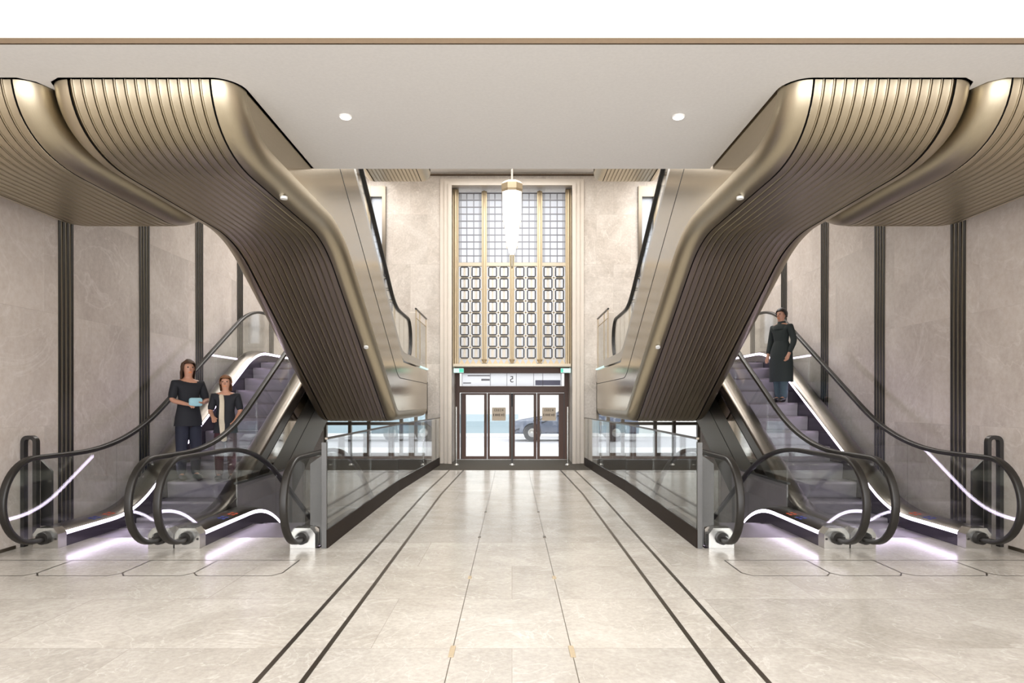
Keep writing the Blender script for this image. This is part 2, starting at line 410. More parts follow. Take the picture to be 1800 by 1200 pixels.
for a, b in bays:
    xa, xb = xs(a), xs(b); w = xb-xa
    bm = bmesh.new()                                            # upper lattice
    for k in range(11):
        z = zs(340)+(zs(462)-zs(340))*k/10
        box(bm, xa, xb, YW-.03, YW-.005, z-.013, z+.013)
    for fx in (.04, .10, .35, .65, .90, .96):
        x = xa+w*fx; hw = .012 if .2 < fx < .8 else .008
        box(bm, x-hw, x+hw, YW-.028, YW-.007, zs(462), zs(340))
    for k in range(20):                                         # fine inner leading of the side lights
        z = zs(340)+(zs(462)-zs(340))*(k+.5)/20
        for fx0, fx1 in ((.04, .35), (.65, .96)):
            pass
    obj('lattice', bm, M['greygrille'], W)
    obj('panel_band', B(xa, xb, YW-.05, YW, zs(468), zs(462)), M['goldlight'], W)
    # lower ornament: gold net with clipped dark frames
    bm = bmesh.new(); bm2 = bmesh.new()
    cw = w/2; r = (zs(468)-zs(631))/8
    for i in range(2):
        for j in range(8):
            x0 = xa+cw*i+cw*.11; x1 = xa+cw*(i+1)-cw*.11
            z1 = zs(468)-r*j-r*.04; z0 = z1-r*.92
            c = .035
            P = [(x0+c, z0), (x1-c, z0), (x1, z0+c), (x1, z1-c), (x1-c, z1), (x0+c, z1), (x0, z1-c), (x0, z0+c)]
            t = .030
            Q = [(min(max(x, x0+t), x1-t) , min(max(z, z0+t), z1-t)) for x, z in P]
            vo = [bm.verts.new((x, YW-.05, z)) for x, z in P]; vi = [bm.verts.new((x, YW-.05, z)) for x, z in Q]
            vob = [bm.verts.new((x, YW-.015, z)) for x, z in P]; vib = [bm.verts.new((x, YW-.015, z)) for x, z in Q]
            for k in range(8):
                l = (k+1) % 8
                bm.faces.new((vo[k], vo[l], vi[l], vi[k])); bm.faces.new((vob[k], vob[l], vib[l], vib[k]))
                bm.faces.new((vo[k], vo[l], vob[l], vob[k])); bm.faces.new((vi[k], vi[l], vib[l], vib[k]))
            cx = (x0+x1)/2
            for dx in (-.036, .036): box(bm2, cx+dx-.006, cx+dx+.006, YW-.045, YW-.01, z0+.02, z1-.02)
            box(bm2, cx-.016, cx+.016, YW-.03, YW-.01, z0+.03, z1-.03)
    for i in range(1, 2): box(bm2, xa+cw*i-cw*.05, xa+cw*i+cw*.05, YW-.03, YW-.01, zs(631), zs(468))
    for j in range(9):
        z = zs(468)-r*j; box(bm2, xa, xb, YW-.03, YW-.01, z-r*.045, z+r*.045)
    obj('ornament_frames', bm, M['grille'], W)
    obj('ornament_net', bm2, M['goldlight'], W)
    bm = bmesh.new()
    for i in range(4):
        x0 = xa+w*i/4; prismY(bm, [(x0, zs(640)), (x0+w/4, zs(640)), (x0+w/8, zs(631))], YW-.05, YW-.02)
    obj('zigzag_band', bm, M['gold'], W)

# ------------------------------------------------------------------ entrance doors
YD = 17.8
zd = lambda y: 1.55+(706-y)*YD/1162
xd = lambda x: (x-900)*YD/1162
E = thing('door_frame', (0, YD, 0), 'brown timber entrance door frame with glazed transom', 'door frame'); E['kind'] = 'structure'
bm = bmesh.new()
for s in (-1, 1): box(bm, s*xd(992), s*1.515, YD-.08, YD+.1, 0, zd(640))
box(bm, -1.515, 1.515, YD-.25, YD+.1, zd(656), zd(643)); box(bm, -xd(992), xd(992), YD-.08, YD+.1, zd(690), zd(678.5))
obj('frame', bm, M['wood'], E)
obj('frame_edge', B(-1.5, 1.5, YD-.26, YD-.251, zd(646.5), zd(644)), M['wooddark'], E)
obj('transom_glass', B(xd(812), xd(988), YD+.0, YD+.01, zd(678), zd(656)), M['frost'], E)
bm = bmesh.new()
for x in (812, 862, 891, 907.5, 938, 954, 986): box(bm, xd(x)-.006, xd(x)+.006, YD-.012, YD-.002, zd(678), zd(656))
obj('transom_bars', bm, M['blackmetal'], E)
def text(name, body, size, loc, mat, parent, mirror=True, ext=.002):
    cu = bpy.data.curves.new(name, 'FONT'); cu.body = body; cu.size = size; cu.align_x = 'CENTER'; cu.align_y = 'CENTER'; cu.extrude = ext
    o = bpy.data.objects.new(name, cu); C.objects.link(o)
    me = bpy.data.meshes.new_from_object(o.evaluated_get(bpy.context.evaluated_depsgraph_get()))
    bpy.data.objects.remove(o); bpy.data.curves.remove(cu)
    bm = bmesh.new(); bm.from_mesh(me); bpy.data.meshes.remove(me)
    for v in bm.verts:
        x, y, z = v.co; v.co = Vector((loc[0]+(-x if mirror else x), loc[1]-z, loc[2]+y))
    return obj(name, bm, mat, parent)
text('number_five', '5', .24, (xd(899.5), YD-.006, zd(667)), M['ink'], E)
bm = bmesh.new()
box(bm, xd(846), xd(861), YD-.008, YD-.001, zd(669), zd(665.5)); box(bm, xd(814), xd(828), YD-.008, YD-.001, zd(674), zd(672)); box(bm, xd(822), xd(861), YD-.008, YD-.001, zd(661), zd(659))
obj('transom_lettering', bm, M['greygrille'], E)
obj('transom_poster', B(xd(941), xd(985), YD-.008, YD-.001, zd(677), zd(668)), simple('poster_blue', (.14,.14,.24), .4), E)
for x0, x1 in ((811, 861-5), (856, 900), (900, 943.5), (943.5, 992)):
    pass
leafs = [((811, 819), (851, 856)), ((857, 861), (895, 899.5)), ((900.5, 905), (938, 943)), ((944, 949), (982, 992))]
for k, ((a, b), (c, d)) in enumerate(leafs):
    D = thing('door_%d' % (k+1), (xd((a+d)/2), YD, 0), None, None, kind='structure')
    bm = bmesh.new()
    y0, y1 = YD-.03, YD+.03
    box(bm, xd(a), xd(b), y0, y1, .02, zd(690.5)); box(bm, xd(c), xd(d), y0, y1, .02, zd(690.5))
    box(bm, xd(b), xd(c), y0, y1, .02, zd(801.5)); box(bm, xd(b), xd(c), y0, y1, zd(694), zd(690.5))
    obj('door_stiles', bm, M['wood'], D)
    box_e = bmesh.new(); e = a if k in (0, 2) else d
    box(box_e, xd(e)-.02, xd(e)+.02, y0-.03, y0-.001, .02, zd(691)); obj('door_edge', box_e, M['wooddark'], D)
    obj('door_glass', B(xd(b), xd(c), YD-.005, YD+.005, zd(801.5), zd(694)), M['doorglass'], D)
    hx = xd(c+1.5) if k in (0, 2) else xd(b-1.5)
    bm = bmesh.new(); cyl(bm, (hx, y0-.07, zd(740)), (hx, y0-.07, zd(720)), .02); cyl(bm, (hx, y0-.07, zd(738)), (hx, y0, zd(738)), .012); cyl(bm, (hx, y0-.07, zd(722)), (hx, y0, zd(722)), .012)
    obj('door_handle', bm, M['trimb'], D, 40)
    if k in (1, 3):
        px0 = 865 if k == 1 else 953
        sg = obj('door_sign', B(xd(px0), xd(px0+24), YD-.02, YD-.006, zd(739), zd(716)), M['signplate'], D)
        bm = bmesh.new()
        def glyphs(z0, z1, xa, xb, n, seed):
            rr = random.Random(seed); w = (xb-xa)/n
            for q in range(n):
                x0 = xa+w*q+w*.12; x1 = xa+w*(q+1)-w*.12; t = w*.2
                kind = rr.choice('NCHOE')
                box(bm, x0, x0+t, YD-.026, YD-.0205, z0, z1)
                if kind in 'NHO': box(bm, x1-t, x1, YD-.026, YD-.0205, z0, z1)
                if kind in 'COE': box(bm, x0+t, x1-t, YD-.026, YD-.0205, z1-t, z1); box(bm, x0+t, x1-t, YD-.026, YD-.0205, z0, z0+t)
                if kind in 'HEN': box(bm, x0+t, x1-t, YD-.026, YD-.0205, (z0+z1)/2-t/2, (z0+z1)/2+t/2)
        glyphs(zd(722.5), zd(718.5), xd(px0+4), xd(px0+20), 5, 3)
        glyphs(zd(731), zd(727), xd(px0+1.5), xd(px0+22), 6, 5)
        obj('sign_lettering', bm, M['ink'], sg)
struct('threshold', B(-1.45, 1.45, YD-.2, YD-.06, .009, .02), M['chrome'])
# exit signs
for s, sn in ((-1, 'left'), (1, 'right')):
    t = thing('exit_sign', (s*1.36, 16.9, 2.33), 'small glowing green and white exit sign at the %s end of the entrance lintel' % sn, 'exit sign')
    x0 = -1.48 if s < 0 else 1.24
    obj('sign_box', B(x0, x0+.25, 16.78, 16.84, 2.29, 2.40, 0, .005), M['exitedgeglow'], t)
    obj('sign_panel', B(x0+(.14 if s < 0 else .0), x0+(.25 if s < 0 else .06), 16.774, 16.779, 2.30, 2.39), M['exit'], t)
# thin posts before doors
for x, sn in ((-1.36, 'left of'), (0.0, 'in the middle of'), (1.36, 'right of')):
    t = thing('slim_post', (x, 16.15, 0), 'slim steel post with a round foot standing %s the entrance doors' % sn, 'post', 'slim posts in front of the entrance doors')
    bm = bmesh.new(); cyl(bm, (x, 16.15, .03), (x, 16.15, 1.43), .021); obj('pole', bm, M['chrome'] if x else M['greymetal'], t, 40)
    bm = bmesh.new(); cyl(bm, (x, 16.15, .009), (x, 16.15, .045), .065, .03, 20); obj('foot', bm, M['chrome'], t, 40)
# side low windows and tall upper windows
wn = 2
for s, sn in ((-1, 'left'), (1, 'right')):
    t = thing('window_%d' % wn, (s*3.4, YB+.15, .18), None, None, kind='structure'); wn += 1
    bm = bmesh.new()
    for x in (2.15, 2.43, 2.80, 3.62, 4.1, 4.72): box(bm, s*(x-.04), s*(x+.04), YB+.08, YB+.2, .18, 2.2)
    for z in (.22, 1.0, 2.15): box(bm, s*2.12, s*4.75, YB+.1, YB+.18, z-.04, z+.04)
    obj('window_frame', bm, M['bronze_dark'], t)
    obj('pane', B(s*2.12, s*4.75, YB+.13, YB+.14, .18, 2.2), M['doorglass'], t)
    t = thing('window_%d' % wn, (s*3.4, YB+.15, 2.9), None, None, kind='structure'); wn += 1
    bm = bmesh.new()
    for x in (3.21, 3.59): box(bm, s*(x-.045), s*(x+.045), YB-.06, YB+.2, 2.9, 6.95)
    for z in (2.95, 6.75): box(bm, s*3.18, s*3.62, YB-.05, YB+.2, z-.06, z+.2 if z > 6 else z+.06)
    obj('window_frame', bm, M['bronze_dark'], t)
    obj('pane', B(s*3.25, s*3.55, YB+.1, YB+.11, 2.95, 6.75), M['frost'], t)

# ------------------------------------------------------------------ lower escalators
def rrect(cx, cn, w, h, r=.012, seg=3):
    pts = []
    for (sx, sn, a0) in ((1, 1, 0), (-1, 1, 90), (-1, -1, 180), (1, -1, 270)):
        for k in range(seg+1):
            a = math.radians(a0+90*k/seg)
            pts.append((cx+sx*(w/2-r)+r*math.cos(a), cn+sn*(h/2-r)+r*math.sin(a)))
    return pts
def rail_path(up, y_knee, y_end_knee, zt, side=1, bottom_loop=True, base=0.0, yn=6.83):
    """handrail path from the newel box up round the loop and along"""
    pts = []
    R = .43; cz = base+.54
    pts.append(Vector((7.12, cz-R*1.03))); 
    for k in range(0, 25):
        a = math.radians(-90-180*k/24)
        pts.append(Vector((yn+R*math.cos(a), cz+R*math.sin(a))))
    m = rpath([(yn, base+.97), (y_knee, base+.97), (y_end_knee, base+.97+zt), (y_end_knee+2.4, base+.97+zt)], [1.0, .7], 12)
    return pts+m[1:]
def escalator_ground(s, up, label):
    """s: side sign. up=True the outer one climbing to the mezzanine, else the inner one going down"""
    if up: X0, X1 = 5.07, 3.58; k1, k2, rise = 8.45, 12.50, 2.34
    else: X0, X1 = 3.57, 2.08; k1, k2, rise = 8.85, 12.90, -2.34
    t = thing('escalator', (s*(X0+X1)/2, 7.0, 0), label, 'escalator')
    walk = rpath([(7.0, 0), (k1, 0), (k2, rise), (k2+2.0, rise)], [.5, .5], 10)
    rail = rail_path(up, k1, k2, rise)
    # handrails, glass, skirts, decks, led strips, newel boxes
    for (xo, xi) in ((X0, X0-.27), (X1, X1+.27)):
        sg = 1 if xi > xo else -1                 # direction from outside to the steps
        xr = xo+sg*.135
        bm = bmesh.new(); sweep(bm, rail, [(s*x, n) for x, n in rrect(xr, 0, .078, .05, .02, 4)], True)
        obj('handrail', bm, M['black'], t, 35)
        # glass
        gy = [yy for yy in frange(6.83, k2+1.9, 64)]
        yb = [6.83, 8.25, 9.62, 11.0, 12.4, k2+1.9]
        for gi, (a, b) in enumerate(zip(yb, yb[1:])):
            ys = [a+.003]+[y for y in gy if a+.02 < y < b-.02]+[b-.003]
            top = [(y, zat(rail[26:], y)-.03) for y in ys]
            bot = [(y, zat(walk, y)+.17) for y in ys]
            if gi == 0:
                arc = [(6.83+.405*math.cos(math.radians(q)), .54+.405*math.sin(math.radians(q))) for q in range(100, 256, 8)]
                poly = bot[::-1]+[(7.02, .17)]*0+arc[::-1]*0
                poly = [(y, z) for y, z in arc]+[(7.0, .16)]+[p for p in bot if p[0] > 7.05]+top[::-1]
            else: poly = bot+top[::-1]
            bm = bmesh.new(); prism(bm, poly, s*(xr-.006), s*(xr+.006)); obj('glass_panel', bm, M['glass'], t)
        # skirt (dark, inside), deck (top + outside)
        dip = -.24
        wp = walk if True else walk
        sk = rpath([(7.13, 0), (k1, 0), (k2, rise), (k2+2.0, rise)], [.5, .5], 10)
        bm = bmesh.new(); sweep(bm, sk, [(s*x, n) for x, n in ((xi, dip), (xi, .125), (xi-sg*.02, .125), (xi-sg*.02, dip))], True)
        obj('skirt', bm, M['skirt'], t)
        bm = bmesh.new(); sweep(bm, sk, [(s*x, n) for x, n in ((xi-sg*.004, .125), (xi-sg*.012, .165), (xi-sg*.03, .165), (xi-sg*.03, .125))], True)
        obj('light_strip', bm, M['led'], t)
        bm = bmesh.new(); sweep(bm, sk, [(s*x, n) for x, n in ((xi-sg*.002, .166), (xi-sg*.02, .182), (xr, .205), (xo+sg*.03, .205), (xo, .18), (xo, .02), (xo+sg*.02, .02), (xo+sg*.02, .166))], True)
        obj('deck', bm, M['deck'], t, 40)
        # newel box: chamfered polished block with dark inlet
        bm = bmesh.new()
        a, b = sorted((xo, xi-sg*.0))
        sec = [(a+.002, 0.001), (b-.002, .001), (b-.002, .15), (b-.05, .215), (a+.05, .215), (a+.002, .15)]
        prismY(bm, [(s*x, z) for x, z in sec], 6.99, 7.13)
        obj('newel_box', bm, M['chrome'], t, 20)
        bm = bmesh.new()
        box(bm, s*(xr-.055), s*(xr+.055), 6.955, 6.989, .06, .115, 0, .012); cyl(bm, (s*xr, 6.93, .115), (s*xr, 6.989, .115), .065, .07, 20)
        obj('handrail_inlet', bm, M['black'], t, 40)
        bm = bmesh.new(); cyl(bm, (s*(xi-sg*.025), 6.984, .10), (s*(xi-sg*.025), 6.989, .10), .012); obj('button', bm, M['blackmetal'], t, 40)
        # stickers on the deck
        if xo == X0:
            for mt_, lb, ys_ in ((M['blue'], 'dark blue pictogram sticker', (7.66, 7.75)), (M['red'], 'red pictogram sticker', (7.93, 8.02))):
                for ya in ys_:
                    for xq in (.015, .065):
                        bs = bmesh.new(); vs = []
                        for x, y in ((xr+sg*xq, ya), (xr+sg*(xq+.032), ya), (xr+sg*(xq+.032), ya+.05), (xr+sg*xq, ya+.05)):
                            vs.append(bs.verts.new((s*x, y, zat(walk, y)+.2065-.17*max(0, abs(x-xr)))))
                        v2 = [bs.verts.new(v.co-Vector((0, 0, .0015))) for v in vs]
                        bs.faces.new(vs); bs.faces.new(v2[::-1])
                        for q in range(4): bs.faces.new((vs[q], vs[(q+1) % 4], v2[(q+1) % 4], v2[q]))
                        obj('safety_sticker', bs, mt_, t, label=lb)
    a, b = sorted((X0-.27, X1+.27))
    # landing plates
    obj('landing_plate', B(s*(a+.0), s*(b-.0), 7.0, 7.55, -.06, 0), M['floor'], t, label='marble inlaid floor plate')
    obj('comb_plate', B(s*a, s*b, 7.552, 8.05, -.06, .0), M['step'], t)
    # steps
    run = .38; rs = run*T30
    y = 8.055
    while y < k2+.3:
        if up: z = zat(walk, y+.01)
        else: z = zat(walk, y+run)
        bm = bmesh.new(); d = .30
        if up: P = [(y, z-.03), (y+.012, z), (y+run-.004, z), (y+run-.004, z-.03), (y+.10, z-.035), (y+.05, z-.15), (y+.045, z-d), (y+.02, z-d), (y+.012, z-.13)]
        else: P = [(y+run-.004-q, w) for q, w in ((0, z-.03), (.012, z), (run-.004, z), (run-.004, z-.03), (.10, z-.035), (.05, z-.15), (.045, z-d), (.02, z-d), (.012, z-.13))]
        prism(bm, P, s*(a+.004), s*(b-.004))
        obj('step', bm, M['step'], t)
        y += run
    obj('landing_plate', B(s*a, s*b, y, k2+1.9, rise-.06, rise), M['greymetal'], t)
    # truss side claddings
    for (xo, nm_, inn) in ((X0, 'outer', -1), (X1, 'inner', 1)):
        if not up and inn == -1: continue
        low = rpath([(7.2, -1.0), (k1+.62, -1.0), (k2+.62, rise-1.0), (k2+1.9, rise-1.0)], [.3, .3], 6)
        top = rpath([(7.2, -.02), (k1, -.02), (k2, rise-.02), (k2+1.9, rise-.02)], [.5, .5], 10)
        xa = xo+(.012 if inn > 0 else -.02); xb = xa+.012*inn
        if up and inn > 0:
            mid = [Vector((p[0], p[1]-.0)) for p in offset(top, -.20)]
            bm = bmesh.new(); strip(bm, mid, top, s*xa, s*(xa+.012)); obj('mirror_band', bm, M['mirrorband'], t, label='polished mirror band along the outer side')
            bm = bmesh.new(); strip(bm, low, [(p[0], p[1]-.004) for p in mid], s*xa, s*(xa+.02)); obj('side_panel', bm, M['bronzepanel'], t)
            sm = offset(top, -.56)
            bm = bmesh.new(); sweep(bm, sm, [(s*x, n) for x, n in ((xa-.003, -.006), (xa-.003, .006), (xa+.001, .006), (xa+.001, -.006))], True); obj('panel_seam', bm, M['seam'], t)
        else:
            bm = bmesh.new(); strip(bm, low, top, s*xa, s*xb); obj('side_panel', bm, M['bronzepanel'] if up else M['deck'], t)
    low = rpath([(7.2, -1.0), (k1+.62, -1.0), (k2+.62, rise-1.0), (k2+1.9, rise-1.0)], [.3, .3], 6)
    bm = bmesh.new(); sweep(bm, low, [(s*(X1+.035), 0), (s*(X0-.035), 0), (s*(X0-.035), .02), (s*(X1+.035), .02)], True); obj('underside', bm, M['bronzepanel'], t)
    if up:
        obj('base_panel', B(s*3.574, s*3.590, 8.6, 10.75, -1.4, .47), M['stonepurple'], t, label='grey violet panels low under the flight')
        obj('base_ledge', B(s*3.574, s*3.62, 8.6, 10.75, .475, .50), M['greymetal'], t)
    return t, walk
for s, sn in ((-1, 'left'), (1, 'right')):
    who = 'carrying two women' if s < 0 else 'carrying one person in a dark coat'
    escalator_ground(s, True, 'rising glass escalator against the %s wall, %s' % (sn, who))
    escalator_ground(s, False, 'glass sided escalator going down below the floor, beside the %s glass balustrade' % sn)
# ------------------------------------------------------------------ mezzanine landings and bronze clad upper escalators
def flutes(x0, x1, n, d=.018):
    """saw tooth reeds, each rounded"""
    sec = []; w = (x1-x0)/n
    for i in range(n):
        a = x0+w*i
        sec += [(a, d), (a+w*.05, d*.15), (a+w*.14, 0), (a+w*.55, d*.12), (a+w*.82, d*.45), (a+w*.97, d)]
    sec = []
    for i in range(n):
        a = x0+w*i
        sec += [(a, 0), (a+w*.30, .0005), (a+w*.60, .0012), (a+w*.70, .0005), (a+w*.74, -.0065), (a+w*.83, -.0065), (a+w*.88, d), (a+w*.96, d)]
    sec.append((x1, 0)); return sec
def fil(xe, sg, r=.19, seg=8):
    """fillet from bottom (n=0) to side (n=r); xe = side x, sg=+1 when bottom lies at larger x"""
    return [(xe+sg*(r-r*math.sin(math.radians(90*k/seg))), r-r*math.cos(math.radians(90*k/seg))) for k in range(seg+1)]
def bronze_body(t, s, xa, xb, path, side_polys, nfl=13):
    """xa inner (towards the centre of the hall), xb outer; |x| values, xa<xb"""
    for xe, sg in ((xa, 1), (xb, -1)):
        bm = bmesh.new(); sweep(bm, path, [(s*x, n) for x, n in fil(xe, sg)]+[(s*(xe+sg*.19), 0)]*0)
        obj('corner_cladding', bm, M['bronze'], t, 60)
        g0 = xe+sg*.19; bm = bmesh.new(); sweep(bm, path, [(s*(g0-sg*.002), .001), (s*(g0-sg*.002), .03), (s*(g0+sg*.016), .03), (s*(g0+sg*.016), .001)])
        obj('shadow_gap', bm, M['seam'], t)
    bm = bmesh.new(); sec = flutes(xa+.206, xb-.206, nfl); sweep(bm, path, [(s*x, n) for x, n in sec]); obj('ribbed_cladding', bm, M['bronze'], t, 25)
    for xe, sg in ((xa, 1), (xb, -1)):
        for low_, top_ in side_polys:
            bm = bmesh.new(); strip(bm, low_, top_, s*xe, s*(xe+sg*.03)); obj('side_panel', bm, M['bronze_plate'], t)

ZL = 2.34
for s, sn in ((-1, 'left'), (1, 'right')):
    # second escalator pair: mezzanine back up towards the camera
    t = thing('escalator', (s*2.82, 12.4, 1.2), 'inner bronze clad escalator on the %s, descending from the low ceiling to the mezzanine' % sn, 'escalator')
    path = rpath([(4.95, 4.55), (4.95, 3.5), (7.95, 3.5), (11.93, 1.2), (16.1, 1.2)], [(.60, .85), .55, .22], 14)
    lowp = offset(path, .19)
    lowp = [p for p in lowp if p[1] <= 4.551]
    top = [(16.1, ZL-.04), (12.6, ZL-.04), (8.55, 4.66), (5.14, 4.66)]
    poly = ([(p[0], p[1]) for p in lowp], top)
    bronze_body(t, s, 2.07, 3.53, path, [poly])
    seam = rpath([(16.1, 1.99), (12.05, 1.99), (7.42, 4.66)], [.25], 8)
    bm = bmesh.new(); sweep(bm, seam, [(s*2.067, -.006), (s*2.067, .006), (s*2.072, .006), (s*2.072, -.006)], True); obj('panel_seam', bm, M['seam'], t)
    for y, z in ((6.33, 3.5), (9.9, 2.37)):
        bm = bmesh.new()
        n = Vector((0, 0, -1)) if y < 8 else Vector((0, -.5, -.866))
        p = Vector((s*2.185, y, z+.004 if y < 8 else z+.0)); cyl(bm, p-n*.01, p+n*.014, .034, .034, 20)
        obj('spotlight', bm, M['whiteglass'], t, 40)
    # deck, glass, handrail of the flight
    walk = rpath([(15.0, ZL), (12.45, ZL), (8.35, 4.70), (5.3, 4.70)], [.4, .4], 8)
    rail = [Vector((13.95, ZL+.12))]+[Vector((13.95+.42*math.cos(math.radians(q)), ZL+.55+.42*math.sin(math.radians(q)))) for q in range(-85, 90, 9)]
    rail += rpath([(13.95, ZL+.98), (12.45, ZL+.98), (8.35, 5.69), (5.6, 5.69)], [.5, .5], 8)[1:]
    rl = sorted([p for p in rail[21:]], key=lambda p: p[0]); wl = sorted(walk, key=lambda p: p[0])
    for xo, sg in ((2.07, 1), (3.53, -1)):
        xr = xo+sg*.135
        bm = bmesh.new(); sweep(bm, rail, [(s*x, n) for x, n in rrect(xr, 0, .078, .05, .02, 4)], True); obj('handrail', bm, M['black'], t, 35)
        ys = frange(5.7, 13.95, 40)
        bm = bmesh.new(); prism(bm, [(y, zat(wl, y)+.05) for y in ys]+[(14.25, ZL+.3), (14.3, ZL+.55), (14.22, ZL+.82)]+[(y, zat(rl, y)-.03) for y in ys[::-1]], s*(xr-.006), s*(xr+.006)); obj('glass_panel', bm, M['glass'], t)
        bm = bmesh.new(); sweep(bm, walk, [(s*x, n) for x, n in ((xo+sg*.005, .0), (xo+sg*.005, -.16), (xo+sg*.27, -.14), (xo+sg*.27, .0))], True); obj('deck', bm, M['chrome'], t, 40)
    y = 8.6
    k = 0
    while y < 12.6:
        z = zat(wl, y+.38)
        bm = bmesh.new(); box(bm, s*2.345, s*3.255, y, y+.376, z-.04, z); box(bm, s*2.345, s*3.255, y+.35, y+.376, z-.26, z-.04)
        obj('step', bm, M['step'], t); y += .38
    # third: top escalators leaving the upper floor away from the camera
    t = thing('escalator', (s*4.32, 7.4, 3.5), 'outer bronze clad escalator on the %s beside the wall, above the rising glass escalator' % sn, 'escalator')
    path = rpath([(4.95, 4.55), (4.95, 3.5), (7.5, 3.5), (12.4, 6.33)], [(.60, .85), .35], 14)
    lowp = [p for p in offset(path, .19) if p[1] <= 4.551]
    poly = ([(p[0], p[1]) for p in lowp], [(12.2, 7.25), (8.0, 4.9), (7.0, 4.66), (5.14, 4.66)])
    bronze_body(t, s, 3.56, 5.02, path, [poly])
    # mezzanine landing slab
    struct('floor_mezzanine_'+sn, (lambda bm: (box(bm, s*2.11, s*3.54, 14.55, YB-.002, ZL-.3, ZL), box(bm, s*3.541, s*5.24, 14.5, YB-.002, ZL-.3, ZL))[0])(bmesh.new()), M['floor'])
    # upper landing soffit
    t = thing('upper_landing', (s*2.6, 12.0, 6.35), 'ribbed bronze underside of the top landing at the %s, high before the back wall' % sn, 'landing')
    path = rpath([(9.5, 6.35), (14.6, 6.35), (14.6, 7.299)], [.25], 8)
    bronze_body(t, s, 1.78, 3.2, path, [([(9.5, 6.54), (14.2, 6.54), (14.4, 6.66)], [(9.5, 7.299), (14.4, 7.299)])])
    # landing edge guard
    t = thing('glass_guard', (s*2.12, 15.6, ZL), 'glass guard with thin rails and a cream post at the %s mezzanine edge' % sn, 'guard rail')
    for y in (14.75, 15.35, 16.45):
        bm = bmesh.new(); cyl(bm, (s*2.14, y, ZL), (s*2.14, y, 3.62), .012); obj('post', bm, M['gold'], t, 40)
    bm = bmesh.new(); cyl(bm, (s*2.14, 14.7, 3.62), (s*2.14, 16.5, 3.62), .022); obj('top_rail', bm, M['blackmetal'], t, 40)
    bm = bmesh.new(); cyl(bm, (s*2.14, 14.7, 3.42), (s*2.14, 16.5, 3.42), .010); obj('mid_rail', bm, M['gold'], t, 40)
    obj('glass_panel', B(s*2.135, s*2.145, 14.8, 16.45, ZL+.02, 3.4), M['glass'], t)
    obj('cream_post', B(s*2.20, s*2.34, 15.1, 15.2, ZL+.001, 3.6, 0, .01), M['stonelight'], t)
    obj('glowing_glass_edge', B(s*2.075, s*2.12, 14.9, 16.4, ZL+.001, ZL+.03), M['exitedgeglow'], t)  # glass edge of the landing floor, brightness put in as emission, no lamp
    # guard at the head of the rising escalator
    # balustrade along the walkway with kink
    pts = [(1.966, 7.0), (1.966, 11.4), (1.77, 16.1)]
    t = thing('glass_balustrade', (s*1.966, 7.0, 0), 'frameless glass balustrade on a dark plinth along the %s side of the walkway' % sn, 'balustrade')
    bm = bmesh.new(); bm2 = bmesh.new(); bm3 = bmesh.new()
    def wallseg(bm, a, b, w, z0a, z1a, z0b=None, z1b=None, dx=0):
        z0b = z0a if z0b is None else z0b; z1b = z1a if z1b is None else z1b
        vs = []
        for (x, y), z0, z1 in ((a, z0a, z1a), (b, z0b, z1b)):
            for dxx in (-w/2, w/2):
                for z in (z0, z1): vs.append(bm.verts.new((s*(x+dx+dxx), y, z)))
        f = lambda *i: bm.faces.new([vs[k] for k in i])
        f(0, 1, 3, 2); f(4, 6, 7, 5); f(0, 4, 5, 1); f(2, 3, 7, 6); f(1, 5, 7, 3); f(0, 2, 6, 4)
    for a, b in zip(pts, pts[1:]): wallseg(bm, a, b, .03, .0005, .195)
    obj('plinth', bm, M['plinth'], t)
    n = 0
    for a, b, m in (((1.966, 7.03), (1.966, 9.2), 0), ((1.966, 9.21), (1.966, 11.39), 0), ((1.965, 11.41), (1.87, 13.7), 0), ((1.869, 13.72), (1.771, 16.08), 0)):
        bm2 = bmesh.new(); wallseg(bm2, a, b, .014, .197, 1.15); obj('glass_panel', bm2, M['glass'], t)
    for a, b in zip(pts, pts[1:]): wallseg(bm3, a, b, .028, 1.151, 1.172)
    obj('top_rail', bm3, M['bronze_dark'], t)
    bm = B(s*1.962, s*2.012, 6.985, 7.02, .001, 1.12); obj('end_post', bm, M['greymetal'], t)
    obj('end_post', B(s*1.755, s*1.785, 16.08, 16.11, .001, 1.172), M['bronze_dark'], t)
    bm = bmesh.new(); prismY(bm, [(s*x, z) for x, z in ((2.013, .001), (2.075, .001), (2.075, .2), (2.18, .22), (2.18, .88), (2.013, 1.0))], 7.14, 7.17)
    obj('cover_plate', bm, M['greymetal'], t)
    # portal frame between the wall and the escalator
    t = thing('barrier_frame', (s*5.12, 7.2, 0), 'dark metal barrier frame and plate between the %s wall and the rising escalator' % sn, 'barrier')
    pth = [(5.225, .001), (5.225, 1.17), (5.095, 1.17), (5.095, .001)]
    rp = rpath(pth, [.06, .06], 6)
    bm = bmesh.new(); ns = normals(rp); rows = []
    for p, q in zip(rp, ns):
        rows.append([bm.verts.new((s*(p[0]+q[0]*n), y, p[1]+q[1]*n)) for n, y in ((-.02, 7.05), (.02, 7.05), (.02, 7.11), (-.02, 7.11))])
    for i in range(len(rows)-1):
        for j in range(4): bm.faces.new((rows[i][j], rows[i+1][j], rows[i+1][(j+1) % 4], rows[i][(j+1) % 4]))
    for r in (rows[0], rows[-1]): bm.faces.new(r)
    obj('frame', bm, M['blackmetal'], t, 40)
    bm = bmesh.new(); prismY(bm, [(s*x, z) for x, z in ((5.10, .21), (5.10, .92), (4.98, .80), (4.98, .21))], 7.15, 7.18); obj('cover_plate', bm, M['blackmetal'], t)

